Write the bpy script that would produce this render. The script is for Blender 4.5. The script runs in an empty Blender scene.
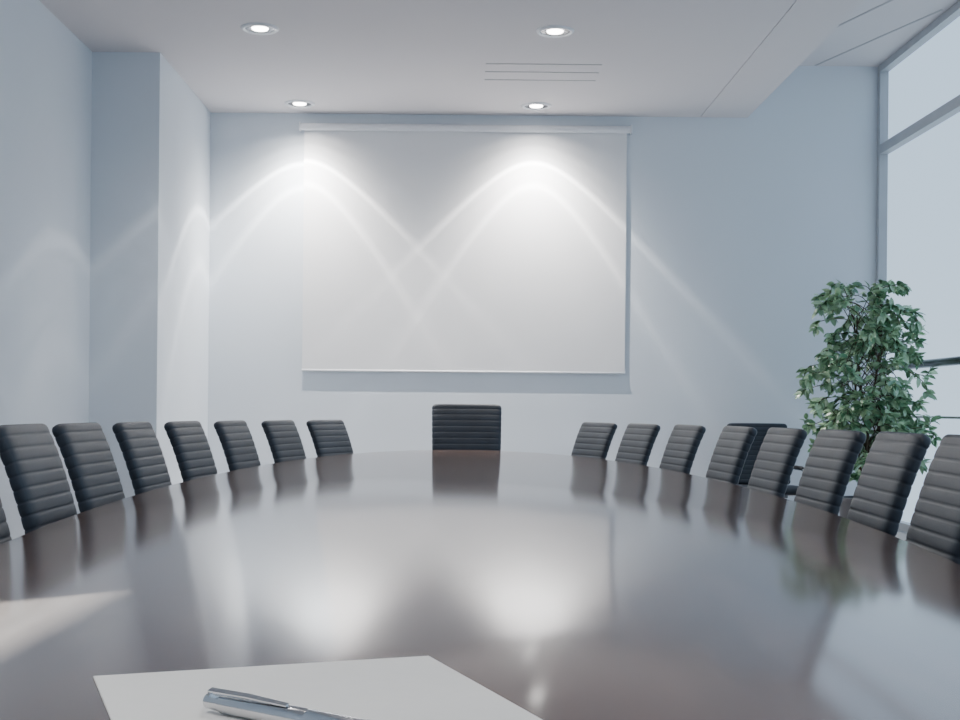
import bpy, math, random
from mathutils import Vector, Matrix
random.seed(7)
COL = bpy.context.scene.collection
F = 1300.0      # focal length in px of a 960 wide frame
CAMZ = 1.05
TT = 0.75       # table top height

# ---------------------------------------------------------------- helpers
def mat_new(name, base=(0.8,0.8,0.8), rough=0.5, metal=0.0, noise=None, bump=None, spec=None, coat=0.0):
    m = bpy.data.materials.new(name); m.use_nodes = True
    nt = m.node_tree; b = nt.nodes['Principled BSDF']
    b.inputs['Base Color'].default_value = (*base, 1)
    b.inputs['Roughness'].default_value = rough
    b.inputs['Metallic'].default_value = metal
    if spec is not None: b.inputs['Specular IOR Level'].default_value = spec
    b.inputs['Coat Weight'].default_value = coat
    b.inputs['Coat Roughness'].default_value = .08
    tc = nt.nodes.new('ShaderNodeTexCoord')
    if noise:
        sc, amt, strv = noise
        mp = nt.nodes.new('ShaderNodeMapping'); mp.inputs['Scale'].default_value = strv
        n = nt.nodes.new('ShaderNodeTexNoise'); n.inputs['Scale'].default_value = sc; n.inputs['Detail'].default_value = 6
        r = nt.nodes.new('ShaderNodeValToRGB')
        r.color_ramp.elements[0].position = 0.3; r.color_ramp.elements[1].position = 0.7
        r.color_ramp.elements[0].color = (*[c*(1-amt) for c in base], 1)
        r.color_ramp.elements[1].color = (*[min(1, c*(1+amt)) for c in base], 1)
        nt.links.new(tc.outputs['Object'], mp.inputs['Vector']); nt.links.new(mp.outputs[0], n.inputs['Vector'])
        nt.links.new(n.outputs['Fac'], r.inputs['Fac']); nt.links.new(r.outputs['Color'], b.inputs['Base Color'])
    if bump:
        sc, st, dist, strv = bump
        mp = nt.nodes.new('ShaderNodeMapping'); mp.inputs['Scale'].default_value = strv
        n = nt.nodes.new('ShaderNodeTexNoise'); n.inputs['Scale'].default_value = sc; n.inputs['Detail'].default_value = 4
        bp = nt.nodes.new('ShaderNodeBump'); bp.inputs['Strength'].default_value = st; bp.inputs['Distance'].default_value = dist
        nt.links.new(tc.outputs['Object'], mp.inputs['Vector']); nt.links.new(mp.outputs[0], n.inputs['Vector'])
        nt.links.new(n.outputs['Fac'], bp.inputs['Height']); nt.links.new(bp.outputs[0], b.inputs['Normal'])
    return m

def emit_mat(name, col, s):
    m = bpy.data.materials.new(name); m.use_nodes = True
    nt = m.node_tree; b = nt.nodes['Principled BSDF']
    b.inputs['Base Color'].default_value = (*col, 1)
    b.inputs['Emission Color'].default_value = (*col, 1); b.inputs['Emission Strength'].default_value = s
    return m

class MB:
    def __init__(s): s.v = []; s.f = []
    def box(s, x0, x1, y0, y1, z0, z1):
        o = len(s.v)
        s.v += [(x,y,z) for z in (z0,z1) for y in (y0,y1) for x in (x0,x1)]
        s.f += [tuple(o+i for i in q) for q in [(0,2,3,1),(4,5,7,6),(0,1,5,4),(1,3,7,5),(3,2,6,7),(2,0,4,6)]]
    def loops(s, ls, cap=True, closed=False):
        o = len(s.v); n = len(ls[0])
        for l in ls: s.v += [tuple(p) for p in l]
        m = len(ls)
        for i in range(m if closed else m-1):
            a = o+i*n; b = o+((i+1)%m)*n
            for j in range(n):
                k = (j+1)%n
                s.f.append((a+j, a+k, b+k, b+j))
        if cap and not closed:
            s.f.append(tuple(o+j for j in reversed(range(n))))
            s.f.append(tuple(o+(m-1)*n+j for j in range(n)))
    def lathe(s, prof, n=32, c=(0,0,0), cap=False):
        s.loops([[(c[0]+r*math.cos(2*math.pi*j/n), c[1]+r*math.sin(2*math.pi*j/n), c[2]+z) for j in range(n)] for r,z in prof], cap=cap)
    def tube(s, pts, r, n=10, radii=None):
        pts = [Vector(p) for p in pts]; ls = []
        up = Vector((0.13,0.21,1)).normalized()
        prev = None
        for i,p in enumerate(pts):
            t = (pts[min(i+1,len(pts)-1)]-pts[max(i-1,0)]).normalized()
            if prev is None:
                a = t.cross(up)
                if a.length < .1: a = t.cross(Vector((1,0,0)))
            else: a = prev - t*prev.dot(t)
            a.normalize(); prev = a; b = t.cross(a)
            rr = radii[i] if radii else r
            ls.append([p + a*rr*math.cos(2*math.pi*j/n) + b*rr*math.sin(2*math.pi*j/n) for j in range(n)])
        s.loops(ls)
    def obj(s, name, mat, smooth=False, parent=None, bevel=0, angle=None):
        me = bpy.data.meshes.new(name); me.from_pydata(s.v, [], s.f); me.update()
        import bmesh
        bm = bmesh.new(); bm.from_mesh(me); bmesh.ops.recalc_face_normals(bm, faces=bm.faces)
        if angle is not None:
            for e in bm.edges:
                if len(e.link_faces)==2 and e.calc_face_angle(0) > math.radians(angle): e.smooth = False
        bm.to_mesh(me); bm.free()
        for p in me.polygons: p.use_smooth = smooth
        o = bpy.data.objects.new(name, me); COL.objects.link(o)
        me.materials.append(mat)
        if parent: o.parent = parent
        if bevel:
            md = o.modifiers.new('bevel','BEVEL'); md.width = bevel; md.segments = 3; md.limit_method='ANGLE'
        return o

def empty(name, loc=(0,0,0), rz=0):
    e = bpy.data.objects.new(name, None); e.empty_display_size = .1
    e.location = loc; e.rotation_euler = (0,0,rz); COL.objects.link(e); return e
def tag(o, label, cat, group=None):
    o['label'] = label; o['category'] = cat
    if group: o['group'] = group
def structure(o, label=None):
    o['kind'] = 'structure'
    if label: o['label'] = label

def smooth_path(pts, sub=6):
    P = [Vector(p) for p in pts]; out = []
    for i in range(len(P)-1):
        p0 = P[max(i-1,0)]; p1 = P[i]; p2 = P[i+1]; p3 = P[min(i+2,len(P)-1)]
        for k in range(sub):
            t = k/sub
            out.append(0.5*((2*p1)+(p2-p0)*t+(2*p0-5*p1+4*p2-p3)*t*t+(3*p1-p0-3*p2+p3)*t**3))
    out.append(P[-1]); return out

# ---------------------------------------------------------------- materials
M_wall = mat_new('wall_paint', (0.685,0.735,0.79), 0.75, noise=(1.2,0.015,(1,1,1)), bump=(180,0.04,0.002,(1,1,1)))
M_ceil = mat_new('ceiling_paint', (0.69,0.66,0.67), 0.85, noise=(0.8,0.012,(1,1,1)))
M_floor = mat_new('grey_carpet', (0.34,0.33,0.33), 0.95, noise=(60,0.15,(1,1,1)), bump=(300,0.3,0.004,(1,1,1)))
M_table = mat_new('dark_wood', (0.150,0.098,0.078), 0.115, noise=(3,0.18,(6,0.6,1)), bump=(420,0.035,0.0003,(1,0.5,1)), spec=1.0, coat=.15)
M_leather = mat_new('black_leather', (0.015,0.021,0.032), 0.48, noise=(8,0.2,(1,1,1)), bump=(350,0.12,0.001,(1,1,1)), spec=.45)
M_chrome = mat_new('chrome', (0.75,0.76,0.78), 0.12, 1.0, noise=(4,0.03,(1,1,1)))
M_plastic = mat_new('black_plastic', (0.02,0.02,0.022), 0.45, noise=(10,0.1,(1,1,1)))
M_screen = mat_new('screen_fabric', (0.80,0.80,0.81), 0.8, noise=(1.5,0.01,(1,1,1)), bump=(500,0.03,0.001,(1,1,1)))
M_white = mat_new('white_metal', (0.78,0.79,0.82), 0.35, noise=(3,0.02,(1,1,1)))
M_frame = mat_new('grey_aluminium', (0.42,0.44,0.47), 0.4, 0.1, noise=(5,0.04,(1,1,1)))
M_darkmetal = mat_new('dark_metal', (0.12,0.125,0.14), 0.3, 0.6, noise=(5,0.05,(1,1,1)))
M_slot = mat_new('dark_slot', (0.46,0.45,0.47), 0.8, noise=(5,0.05,(1,1,1)))
M_paper = mat_new('paper', (0.92,0.89,0.84), 0.85, noise=(40,0.01,(1,1,1)))
M_steel = mat_new('brushed_steel', (0.70,0.70,0.71), 0.18, 1.0, noise=(30,0.05,(1,1,8)))
M_pot = mat_new('pot_ceramic', (0.10,0.10,0.11), 0.35, noise=(6,0.1,(1,1,1)))
M_soil = mat_new('soil', (0.05,0.035,0.025), 0.95, noise=(40,0.4,(1,1,1)), bump=(60,0.6,0.01,(1,1,1)))
M_bark = mat_new('bark', (0.12,0.09,0.06), 0.85, noise=(20,0.3,(1,1,0.2)), bump=(40,0.4,0.004,(1,1,0.2)))
M_lens = emit_mat('lamp_lens', (1.0,0.97,0.93), 16)
# leaf
M_leaf = bpy.data.materials.new('leaf'); M_leaf.use_nodes = True
nt = M_leaf.node_tree; b = nt.nodes['Principled BSDF']; b.inputs['Roughness'].default_value = 0.28; b.inputs['Specular IOR Level'].default_value = 1.0
g = nt.nodes.new('ShaderNodeNewGeometry'); r = nt.nodes.new('ShaderNodeValToRGB')
r.color_ramp.elements[0].color = (0.08,0.22,0.11,1); r.color_ramp.elements[1].color = (0.50,0.70,0.44,1)
nt.links.new(g.outputs['Random Per Island'], r.inputs['Fac']); nt.links.new(r.outputs['Color'], b.inputs['Base Color'])
# glass
M_glass = bpy.data.materials.new('window_glass'); M_glass.use_nodes = True
nt = M_glass.node_tree; nt.nodes.remove(nt.nodes['Principled BSDF'])
out = nt.nodes['Material Output']; tr = nt.nodes.new('ShaderNodeBsdfTransparent'); tr.inputs[0].default_value=(0.94,0.97,0.99,1)
gl = nt.nodes.new('ShaderNodeBsdfGlossy'); gl.inputs['Roughness'].default_value = 0.02
lw = nt.nodes.new('ShaderNodeLayerWeight'); lw.inputs[0].default_value = .5
pw = nt.nodes.new('ShaderNodeMath'); pw.operation='POWER'; pw.inputs[1].default_value = 4
ml = nt.nodes.new('ShaderNodeMath'); ml.operation='MULTIPLY_ADD'; ml.inputs[1].default_value = .15; ml.inputs[2].default_value = .04
mx = nt.nodes.new('ShaderNodeMixShader')
nt.links.new(lw.outputs['Facing'], pw.inputs[0]); nt.links.new(pw.outputs[0], ml.inputs[0]); nt.links.new(ml.outputs[0], mx.inputs[0])
nt.links.new(tr.outputs[0], mx.inputs[1]); nt.links.new(gl.outputs[0], mx.inputs[2]); nt.links.new(mx.outputs[0], out.inputs[0])

# ---------------------------------------------------------------- room
D = 10.915; XL = -2.59; XP = -2.116; YP = 9.07; XR = 3.50; ZC = CAMZ+2.46; ZU = CAMZ+2.90; XS = 2.39; YN = -3.0
XO = XR+.06
m = MB(); m.box(XL-.2, XO, YN-.2, D+.2, -.1, 0); structure(m.obj('floor', M_floor), 'grey carpet floor')
m = MB(); m.box(XL-.2, XO, D, D+.2, 0, ZU+.2); structure(m.obj('wall_back', M_wall), 'pale blue painted end wall')
m = MB(); m.box(XL-.2, XL, YN, D, 0, ZU+.2); m.box(XL, XP, YP, D, 0, ZC+.02); structure(m.obj('wall_left', M_wall), 'pale blue painted wall with square column')
m = MB(); m.box(XL, 1.99, YN, D, ZC, ZU); m.box(1.996, XS, YN, D, ZC, ZU); m.box(XL-.2, XO, YN-.2, D+.2, ZU, ZU+.2)
structure(m.obj('ceiling', M_ceil), 'suspended plaster ceiling with a raised strip by the windows')
m = MB(); m.box(XR, XO, YN, D, 0, .12); structure(m.obj('wall_right', M_wall), 'low upstand under glazed wall')
WX0, WX1 = 0.2, XR-.4
m = MB(); m.box(XL-.2, XO, YN-.2, YN, 0, .5); m.box(XL-.2, WX0, YN-.2, YN, .5, ZU); m.box(WX1, XO, YN-.2, YN, .5, ZU); m.box(WX0, WX1, YN-.2, YN, 3.1, ZU)
structure(m.obj('wall_front', M_wall), 'pale painted wall with a wide window added for fill light')

def window(n, y0, y1):
    e = empty('window_%d'%n, (XR, (y0+y1)/2, 0.12)); structure(e, 'tall grey aluminium framed window')
    h = (y1-y0)/2; zt = ZU-.12
    m = MB()
    m.box(-.02,.05,-h,-h+.05,0,zt); m.box(-.02,.05,h-.07,h-.001,0,zt)
    m.box(-.02,.05,-h+.05,h-.07,zt-.06,zt-.001); m.box(-.02,.05,-h+.05,h-.07,0,.06)
    zt2 = CAMZ+2.19-.12
    m.box(-.02,.05,-h+.05,h-.07,zt2-.04,zt2+.04)
    zb = CAMZ-.035-.12
    m.box(0,.03,-h+.05,h-.07,zb-.008,zb+.008)
    m.obj('window_frame', M_frame, parent=e)
    m = MB(); m.tube([(-.06,-h+.05,CAMZ+.36-.12),(-.06,h-.1,CAMZ+.36-.12)], .03, 14)
    m.obj('guard_rail', M_darkmetal, True, parent=e)
    m = MB(); m.v = [(.035,-h+.05,.06),(.035,h-.07,.06),(.035,h-.07,zt-.06),(.035,-h+.05,zt-.06)]; m.f=[(0,1,2,3)]; m.obj('glass', M_glass, parent=e)
    return e
window(1, 7.2, D); window(2, 3.8, 7.2); window(3, 0.4, 3.8); window(4, YN, 0.4)
cxw = (WX0+WX1)/2; ww = (WX1-WX0)/2
e = empty('window_5', (cxw, YN-.1, .5)); structure(e, 'wide grey framed window added behind the camera for fill light')  # unseen window added to let in fill light, width set to limit it
m = MB()
m.box(-ww,ww,-.05,.05,0,.06); m.box(-ww,ww,-.05,.05,2.54,2.6)
for t in (-1,0,1): m.box(t*(ww-.03)-.03,t*(ww-.03)+.03,-.05,.05,.06,2.54)
m.obj('window_frame', M_frame, parent=e)

# diagonal joints in the raised ceiling
for i,(a,b_) in enumerate((((2.95,D-.02),(3.44,9.35)),((2.62,10.4),(3.15,8.7)))):
    m = MB()
    a=Vector((*a,ZU-.004)); b_=Vector((*b_,ZU-.004)); d=(b_-a).normalized().cross(Vector((0,0,1)))*.009
    m.loops([[a-d,a+d,a+d+Vector((0,0,.004)),a-d+Vector((0,0,.004))],[b_-d,b_+d,b_+d+Vector((0,0,.004)),b_-d+Vector((0,0,.004))]])
    structure(m.obj('trim_%d'%(i+1), M_slot), 'thin dark ceiling joint')

# slot diffuser
e = empty('air_vent', (0.575, 9.50, ZC)); tag(e, 'slim linear air vent slots recessed in the ceiling','air vent')
for y in (-.22, 0, .23):
    hw = .415
    m = MB(); m.box(-hw,hw,y-.007,y+.007,-.003,0); m.obj('slot', M_slot, parent=e)

# ---------------------------------------------------------------- projection screen
e = empty('projection_screen', (0.02, D-.003, CAMZ+2.34)); tag(e,'white pull-down projection screen hung on the wall','projection screen')
m = MB(); m.tube([(-1.372,-.040,0),(1.382,-.040,0)], .030, 20); m.obj('screen_housing', M_white, True, parent=e, angle=40)
m = MB(); m.box(-1.385,-1.372,-.075,0,-.035,.035); m.obj('bracket', M_white, parent=e, bevel=.004)
m = MB(); m.box(1.382,1.395,-.075,0,-.035,.035); m.obj('bracket', M_white, parent=e, bevel=.004)
m = MB(); m.box(-1.347,1.357,-.017,-.015,-2.03,0); m.obj('screen_fabric', M_screen, parent=e)
m = MB(); m.tube([(-1.35,-.016,-2.035),(1.36,-.016,-2.035)], .009, 12); m.obj('bottom_bar', M_white, True, parent=e)

# ---------------------------------------------------------------- downlights
def spot(parent, power):
    l = bpy.data.lights.new('lamp', 'SPOT'); l.energy = power; l.spot_size = math.radians(160); l.spot_blend = .3
    l.shadow_soft_size = .009; l.color = (1,.965,.925); l.use_nodes = True
    nt = l.node_tree; em = nt.nodes['Emission']
    tc = nt.nodes.new('ShaderNodeTexCoord'); sp = nt.nodes.new('ShaderNodeSeparateXYZ')
    ab = nt.nodes.new('ShaderNodeMath'); ab.operation='ABSOLUTE'
    ac = nt.nodes.new('ShaderNodeMath'); ac.operation='ARCCOSINE'
    dv = nt.nodes.new('ShaderNodeMath'); dv.operation='DIVIDE'; dv.inputs[1].default_value = math.pi/2
    r = nt.nodes.new('ShaderNodeValToRGB'); cr = r.color_ramp
    prof = [(0,.74),(20,.66),(28,.58),(30.1,.60),(31.1,.76),(32.0,.66),(33.8,.47),(39.5,.34),(41.4,.32),(42.4,.46),(43.3,.36),(45.0,.15),(50,.07),(58,.02),(70,0)]
    while len(cr.elements) < len(prof): cr.elements.new(.5)
    for i,(a,v) in enumerate(prof):
        cr.elements[i].position = a/90.0
    for i,(a,v) in enumerate(prof):
        cr.elements[i].color = (v,v,v,1)
    nt.links.new(tc.outputs['Normal'], sp.inputs[0]); nt.links.new(sp.outputs['Z'], ab.inputs[0]); nt.links.new(ab.outputs[0], ac.inputs[0])
    nt.links.new(ac.outputs[0], dv.inputs[0]); nt.links.new(dv.outputs[0], r.inputs['Fac']); nt.links.new(r.outputs['Color'], em.inputs['Strength'])
    o = bpy.data.objects.new('lamp', l); COL.objects.link(o); o.parent = parent; o.location = (0,0,-.03)
    return o
def downlight(x, y, power):
    e = empty('downlight', (x,y,ZC)); tag(e,'round recessed downlight with metal trim ring','ceiling light','recessed ceiling downlights')
    m = MB(); m.lathe([(.124,0),(.122,-.006),(.112,-.014),(.103,-.014),(.096,-.004),(.096,0)], 48); m.obj('trim_ring', M_white, True, parent=e)
    m = MB(); m.lathe([(.097,-.003),(.080,-.007),(.058,-.004),(.054,-.002)], 48); m.obj('reflector', M_darkmetal, True, parent=e)
    m = MB(); m.lathe([(.0555,-.003),(.050,-.010),(.030,-.014),(.001,-.016)], 40, cap=True); m.obj('lens', M_lens, True, parent=e)
    spot(e, power)
P = 720
for y in (10.55, 8.46, 5.6, 2.7, -.2):
    for x in (-1.325, .595):
        downlight(x, y, P if y > 9 else (P*.24 if y > 8 else P*.16))

# ---------------------------------------------------------------- table
TA, TB, TYC, TN = 1.11, 4.50, 4.80, 2.08
def tpoint(t, a=TA, b=TB):   # t=0 at far tip, positive towards +X
    s, c = math.sin(t), math.cos(t)
    return Vector((a*math.copysign(abs(s)**(2/TN), s), b*math.copysign(abs(c)**(2/TN), c)))
def tnormal(t):
    p = tpoint(t); n = Vector((math.copysign((abs(p.x)/TA)**(TN-1)/TA, p.x), math.copysign((abs(p.y)/TB)**(TN-1)/TB, p.y)))
    return n.normalized()
table = empty('conference_table', (0.02,TYC,0)); tag(table,'long oval dark polished wood conference table','conference table')
NT = 240
def ring(inset, z):
    return [((p.x-n.x*inset), (p.y-n.y*inset), z) for p,n in ((tpoint(2*math.pi*j/NT), tnormal(2*math.pi*j/NT)) for j in range(NT))]
m = MB(); m.loops([ring(.10,TT-.05), ring(.015,TT-.045), ring(.002,TT-.035), ring(0,TT-.02), ring(.001,TT-.008), ring(.004,TT-.002), ring(.009,TT)])
m.obj('tabletop', M_table, True, parent=table, angle=30)
for y in (-2.6, 0, 2.6):
    m = MB(); m.loops([[(sx*.30*k, y+sy*.22*k, z) for sx,sy in ((-1,-1),(1,-1),(1,1),(-1,1))] for k,z in ((1.1,0),(1.1,.03),(.8,.05),(.8,TT-.08),(1,TT-.05))])
    m.obj('pedestal', M_table, parent=table)

# ---------------------------------------------------------------- chairs
def pad(m, path, w0, t0, ribs, r=.04, taper=0.0, nsec=28, depth=.15):
    L = [0]
    for i in range(1,len(path)): L.append(L[-1]+(path[i]-path[i-1]).length)
    tot = L[-1]
    def at(s):
        for i in range(1,len(path)):
            if s <= L[i]+1e-9:
                k = (s-L[i-1])/(L[i]-L[i-1]); return path[i-1].lerp(path[i],k), (path[i]-path[i-1]).normalized()
        return path[-1], (path[-1]-path[-2]).normalized()
    rows = ribs*10; ls = []
    for i in range(rows+1):
        u = i/rows; s = u*tot
        p, t = at(s); N = Vector((0,t.z,-t.y))   # normal (front, +y when path goes up)
        rb = abs(math.sin(math.pi*ribs*u))**.28
        d = min(s, tot-s)
        corner = 0 if d >= r else r - math.sqrt(max(0, r*r-(r-d)**2))
        w = (w0 + taper*u) - corner*.9 - .003*(1-rb)
        th = t0*((1-depth)+depth*rb)
        if d < .02: th *= .45+.55*math.sqrt(max(0,1-((.02-d)/.02)**2))
        l = []
        for j in range(nsec):
            a = 2*math.pi*j/nsec; c, sn = math.cos(a), math.sin(a)
            l.append(p + Vector((w*math.copysign(abs(c)**.28,c),0,0)) + N*(th*math.copysign(abs(sn)**.6,sn)))
        ls.append(l)
    m.loops(ls)

def build_chair():
    e = empty('office_chair')
    parts = []
    m = MB(); path = smooth_path([(0,-.190,.475),(0,-.214,.56),(0,-.238,.66),(0,-.270,.77),(0,-.308,.88),(0,-.350,.975)], 6)
    pad(m, path, .238, .027, 13, r=.03, taper=.010, depth=.10); parts.append(m.obj('backrest', M_leather, True))
    m = MB(); path = smooth_path([(0,.26,.425),(0,.23,.455),(0,.10,.462),(0,-.05,.452),(0,-.17,.445),(0,-.20,.455)], 6)
    pad(m, path, .235, .028, 10, r=.03); parts.append(m.obj('seat', M_leather, True))
    for sx in (-1,1):
        x = sx*.262
        m = MB()
        m.tube(smooth_path([(sx*.12,.06,.41),(sx*.21,.07,.41),(x,.075,.425),(x,.09,.48),(x,.10,.57),(x,.08,.602),(x,.03,.61),(x,-.12,.61),(x,-.19,.61),(x,-.225,.625),(sx*.24,-.232,.63)],5), .011, 10)
        a = m.obj('armrest', M_chrome, True); parts.append(a)
        m = MB(); m.tube([(x,.06,.620),(x,.04,.622),(x,-.14,.622),(x,-.16,.620)], .016, 10, radii=[.008,.017,.017,.008])
        parts.append((m.obj('arm_pad', M_plastic, True), a))
    m = MB(); m.box(-.13,.13,-.10,.12,.385,.42); parts.append(m.obj('seat_plate', M_darkmetal, bevel=.006))
    m = MB(); m.lathe([(.001,.39),(.03,.39),(.03,.26),(.022,.26),(.022,.12),(.038,.12),(.038,.085),(.001,.085)], 20, cap=True); parts.append(m.obj('gas_lift', M_chrome, True, angle=40))
    m = MB()
    for k in range(5):
        a = 2*math.pi*k/5+.3; d = Vector((math.cos(a),math.sin(a),0)); q = Vector((-d.y,d.x,0))
        ls = []
        for rr,w,zt,zb in ((.02,.026,.118,.085),(.10,.022,.112,.085),(.20,.017,.094,.074),(.26,.014,.082,.066)):
            ls.append([d*rr+q*w+Vector((0,0,zb)), d*rr-q*w+Vector((0,0,zb)), d*rr-q*w*.7+Vector((0,0,zt)), d*rr+q*w*.7+Vector((0,0,zt))])
        m.loops(ls)
    parts.append(m.obj('star_base', M_chrome, bevel=.003))
    for k in range(5):
        a = 2*math.pi*k/5+.3; d = Vector((math.cos(a),math.sin(a),0))
        m = MB()
        c = d*.245+Vector((0,0,.028))
        q = Vector((-d.y,d.x,0))
        for sg in (-1,1): m.tube([c+q*sg*.008, c+q*sg*.024], .028, 16)
        m.tube([c+q*-.008, c+q*.008], .012, 10); m.tube([c, c+Vector((0,0,.045))], .006, 8)
        parts.append(m.obj('caster', M_plastic, True, angle=40))
    for p in parts:
        if isinstance(p, tuple): p[0].parent = p[1]
        else: p.parent = e
    return e

proto = build_chair()
def all_children(o):
    r = []
    for c in o.children: r.append(c); r += all_children(c)
    return r
proto_parts = all_children(proto)
used = [False]
def place_chair(x, y, rz, sz, label, sx=1, group='leather chairs around the conference table'):
    if not used[0]:
        used[0] = True; e = proto
    else:
        e = proto.copy(); COL.objects.link(e); mp = {proto: e}
        for c in proto_parts:
            n = c.copy(); COL.objects.link(n); n.parent = mp[c.parent]; mp[c] = n
    e.location = (x,y,0); e.rotation_euler = (0,0,rz); e.scale = (sx,1,sz)
    tag(e, label, 'chair', group)
    return e

BACK = .352
def chair_at_pixel(px, off=.32):
    side = 1 if px > 460 else -1; target = (px-460)/F
    t = 0.02
    while t < math.pi:
        p = tpoint(side*t); n = tnormal(side*t); c = p + n*off + Vector((0.02,TYC))
        if side*(c.x/c.y) >= side*target: break
        t += .0015
    base = c - n*BACK
    rz = math.atan2(-n.y, -n.x) - math.pi/2      # local +Y faces inward
    ztop = .968 + .026*max(0,min(1,(8.4-c.y)/4.8))
    return place_chair(base.x, base.y, rz + random.uniform(-.02,.02), ztop/.985, 'black ribbed leather office chair tucked at the table side')
for px in (18,75,131,181,229,277,324,-62): chair_at_pixel(px)
for px in (600,645,691,741,789,844,905,977): chair_at_pixel(px)
place_chair(0.05, TYC+TB+.30-BACK, math.pi, 1.085/.985, 'taller black ribbed leather chair at the head of the table', 1.04)
place_chair(2.42, 10.56-BACK, math.pi+.03, .955/.985, 'black ribbed leather chair standing beside the end wall', 1.0)

# ---------------------------------------------------------------- plant
plant = empty('potted_ficus', (3.0, 9.57, 0)); tag(plant,'bushy green weeping fig in a dark pot beside the window','potted plant')
m = MB(); m.lathe([(.001,0),(.15,0),(.16,.02),(.20,.38),(.21,.40),(.21,.42),(.19,.42),(.185,.37),(.001,.37)], 40); m.obj('plant_pot', M_pot, True, parent=plant, angle=40)
m = MB(); m.lathe([(.001,.375),(.1,.385),(.183,.372)], 30); m.obj('soil', M_soil, True, parent=plant)
trunk = MB(); leaves = MB()
def leaf(p, d, L, W):
    d = d.normalized(); s = d.cross(Vector((0,0,1)))
    if s.length < .05: s = Vector((1,0,0))
    s.normalize(); s = (Matrix.Rotation(random.uniform(-.9,.9), 3, d) @ s); n = s.cross(d).normalized()
    pr = [(0,.0),(.15,.68),(.40,1),(.66,.85),(.87,.42)]
    mid = []; 
    for u,w in pr:
        c = p + d*L*u - n*(.18*L*u*u)
        leaves.v.append(tuple(c)); mid.append(len(leaves.v)-1)
        leaves.v.append(tuple(c + s*W*w*.5 + n*W*w*.14)); leaves.v.append(tuple(c - s*W*w*.5 + n*W*w*.14))
    tip = p + d*L - n*.2*L
    leaves.v.append(tuple(tip)); ti = len(leaves.v)-1
    for i in range(len(pr)-1):
        a = mid[i]; b_ = mid[i+1]
        leaves.f.append((a, b_, b_+1, a+1) ); leaves.f.append((a, a+2, b_+2, b_))
    a = mid[-1]; leaves.f.append((a, ti, a+1)); leaves.f.append((a, a+2, ti))
def radius_at(z):   # envelope in world height
    if z > 1.70: return .31*math.sqrt(max(0,1-((z-1.70)/.36)**2))+.06
    if z > 1.0: return .385 + .04*math.sin((z-1.0)*7)
    return .41
trunks = []
for k in range(4):
    a = k*1.57+.4
    pts = smooth_path([(.04*math.cos(a),.04*math.sin(a),.37),(.07*math.cos(a+.8),.07*math.sin(a+.8),.8),(.10*math.cos(a+1.4),.10*math.sin(a+1.4),1.25),(.13*math.cos(a+1.8),.13*math.sin(a+1.8),1.74)],6)
    trunk.tube(pts, .012, 8, radii=[.014-.009*i/len(pts) for i in range(len(pts))]); trunks.append(pts)
for k in range(185):
    pts = random.choice(trunks); i = random.randint(3, len(pts)-1); st = pts[i]
    a = random.uniform(0, 2*math.pi); z0 = st.z
    endz = min(1.98, z0 + random.uniform(-.02,.36)); R = radius_at(endz)*random.uniform(.4,1.08)
    end = Vector((R*math.cos(a), R*math.sin(a), endz)); 
    midp = (st+end)/2 + Vector((0,0,.10)); drop = end + Vector((.04*math.cos(a),.04*math.sin(a),-random.uniform(-.05,.12)))
    br = smooth_path([st, midp, end, drop], 5)
    trunk.tube(br, .003, 5)
    for j in range(4, len(br)):
        for q in range(2 if j>8 else 1):
            d = (br[j]-br[j-1]).normalized()*.5 + Vector((random.uniform(-1,1),random.uniform(-1,1),random.uniform(-.7,.5)))
            leaf(br[j]+Vector((random.uniform(-.01,.01),)*3), d, random.uniform(.060,.090), random.uniform(.034,.048))
trunk.obj('trunk', M_bark, True, parent=plant)
lv = leaves.obj('foliage', M_leaf, True, parent=plant); lv['kind'] = 'stuff'

# ---------------------------------------------------------------- paper and pen
def tp(px, py):   # table point seen at a photo pixel
    hor = 408 + (px-460)*.0096
    Y = F*(CAMZ-TT)/(py-hor); return Vector(((px-460)*Y/F, Y))
C = tp(430,657)
ang = math.radians(20.3)
u = Vector((-math.cos(ang), -math.sin(ang))); v = Vector((math.sin(ang), -math.cos(ang)))
pad_o = empty('paper_sheet', (C.x, C.y, TT)); tag(pad_o,'blank white sheets of paper lying on the table','paper')
me = MB(); w, h = .389, .52
q = [Vector((0,0)), u*w, u*w+v*h, v*h]
for k in range(3):
    z0 = .0003+.0006*k; s = Vector((.0006*k,-.0008*k))
    me.loops([[(p.x+s.x,p.y+s.y,z0) for p in q],[(p.x+s.x,p.y+s.y,z0+.0004) for p in q]])
me.obj('sheets', M_paper, parent=pad_o)
A = tp(210,713); B = tp(380,747)
d = (B-A).normalized(); PS = 1.65
pen = empty('ballpoint_pen', (A.x, A.y, TT+.0021+.0062*PS), math.atan2(d.y,d.x)); tag(pen,'silver metal ballpoint pen lying on the paper','pen')
pen.scale = (PS,PS,PS)
def xl(prof, n=28):
    m = MB(); m.loops([[(x, r*math.cos(2*math.pi*j/n), r*math.sin(2*math.pi*j/n)) for j in range(n)] for x,r in prof]); return m
xl([(0,.0035),(.001,.0045),(.012,.0050),(.014,.0060),(.078,.0062),(.079,.0058),(.080,.0058),(.081,.0062),(.140,.0060),(.156,.0035),(.162,.0012),(.165,.0008)]).obj('pen_barrel', M_steel, True, parent=pen, angle=35)
m = MB(); m.loops([[(x,y-.0,z) for y,z in ((-w_,z0),(w_,z0),(w_,z0+.0011),(-w_,z0+.0011))] for x,w_,z0 in ((.004,.0018,.003),(.005,.0020,.0074),(.035,.0020,.0078),(.066,.0015,.0066))])
o = m.obj('pen_clip', M_chrome, parent=pen, bevel=.0004); o.rotation_euler = (math.radians(20),0,0)

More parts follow.
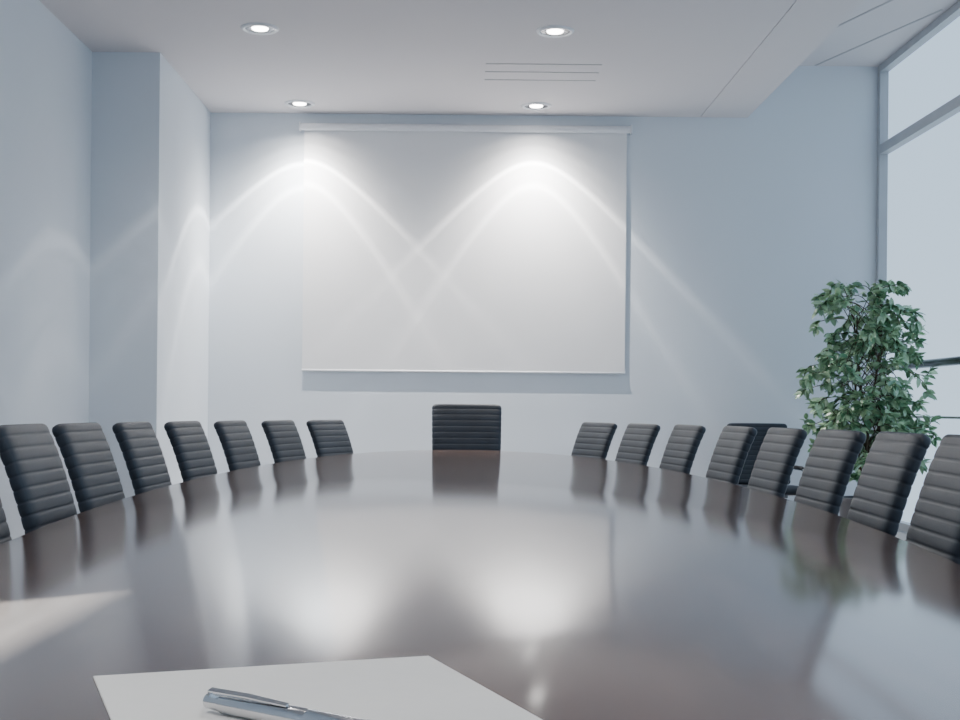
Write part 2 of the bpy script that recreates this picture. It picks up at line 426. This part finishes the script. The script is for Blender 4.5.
# ---------------------------------------------------------------- narrow wedge of light on the table (unseen lamp added for it, masked to shape, standing in for sunlight)
tri = [tp(142,588), tp(-110,612), tp(-110,722)]
src = Vector((-1.6,-2.6,2.5)); tgt = Vector((-.66,1.75,TT))
R = (tgt-src).to_track_quat('-Z','Y'); Ri = R.inverted()
loc = [Ri @ (Vector((p.x,p.y,TT))-src) for p in tri]
uvs = [(p.x/p.z, p.y/p.z) for p in loc]
cen = (sum(a for a,_ in uvs)/3, sum(b_ for _,b_ in uvs)/3)
l = bpy.data.lights.new('added_wedge_light','SPOT'); l.energy = 26000; l.spot_size = math.radians(14); l.spot_blend = .2; l.shadow_soft_size = .004; l.color=(.66,.90,1)
l.use_nodes = True; nt = l.node_tree; em = nt.nodes['Emission']
tc = nt.nodes.new('ShaderNodeTexCoord'); sp = nt.nodes.new('ShaderNodeSeparateXYZ'); nt.links.new(tc.outputs['Normal'], sp.inputs[0])
def mth(op, a, b_=None, c=None, clamp=False):
    n = nt.nodes.new('ShaderNodeMath'); n.operation = op; n.use_clamp = clamp
    for i,x in enumerate((a,b_,c)):
        if x is None: continue
        if isinstance(x,(int,float)): n.inputs[i].default_value = x
        else: nt.links.new(x, n.inputs[i])
    return n.outputs[0]
U = mth('DIVIDE', sp.outputs['X'], sp.outputs['Z']); V = mth('DIVIDE', sp.outputs['Y'], sp.outputs['Z'])
mask = None
for i in range(3):
    (x0,y0),(x1,y1) = uvs[i], uvs[(i+1)%3]
    nx, ny = y1-y0, x0-x1; L_ = math.hypot(nx,ny); nx/=L_; ny/=L_; c0 = -(nx*x0+ny*y0)
    if nx*cen[0]+ny*cen[1]+c0 < 0: nx,ny,c0 = -nx,-ny,-c0
    s = mth('ADD', mth('MULTIPLY_ADD', U, nx, c0), mth('MULTIPLY', V, ny))
    s = mth('MULTIPLY_ADD', s, 75.0 if i == 2 else 260.0, .12, clamp=True)
    mask = s if mask is None else mth('MULTIPLY', mask, s)
nt.links.new(mask, em.inputs['Strength'])
o = bpy.data.objects.new('added_wedge_light', l); COL.objects.link(o)
o.location = src; o.rotation_euler = R.to_euler()

# ---------------------------------------------------------------- world + camera
w = bpy.data.worlds.new('World'); bpy.context.scene.world = w; w.use_nodes = True
nt = w.node_tree; bg = nt.nodes['Background']; bg.inputs['Strength'].default_value = 1.65
tc = nt.nodes.new('ShaderNodeTexCoord'); sp = nt.nodes.new('ShaderNodeSeparateXYZ'); r = nt.nodes.new('ShaderNodeValToRGB')
r.color_ramp.elements[0].position = 0.0; r.color_ramp.elements[0].color = (0.56,0.70,0.84,1)
r.color_ramp.elements[1].position = .7; r.color_ramp.elements[1].color = (0.46,0.64,0.88,1)
nt.links.new(tc.outputs['Generated'], sp.inputs[0]); nt.links.new(sp.outputs['Z'], r.inputs['Fac']); nt.links.new(r.outputs['Color'], bg.inputs['Color'])

cam = bpy.data.cameras.new('Camera'); co = bpy.data.objects.new('Camera', cam); COL.objects.link(co)
cam.sensor_width = 36; cam.lens = 36*F/960; cam.clip_start = .02
cam.shift_x = 20/960; cam.shift_y = 48/960
co.matrix_world = Matrix.Translation((0,0,CAMZ)) @ Matrix.Rotation(math.pi/2,4,'X') @ Matrix.Rotation(math.radians(.55),4,'Z')
bpy.context.scene.camera = co
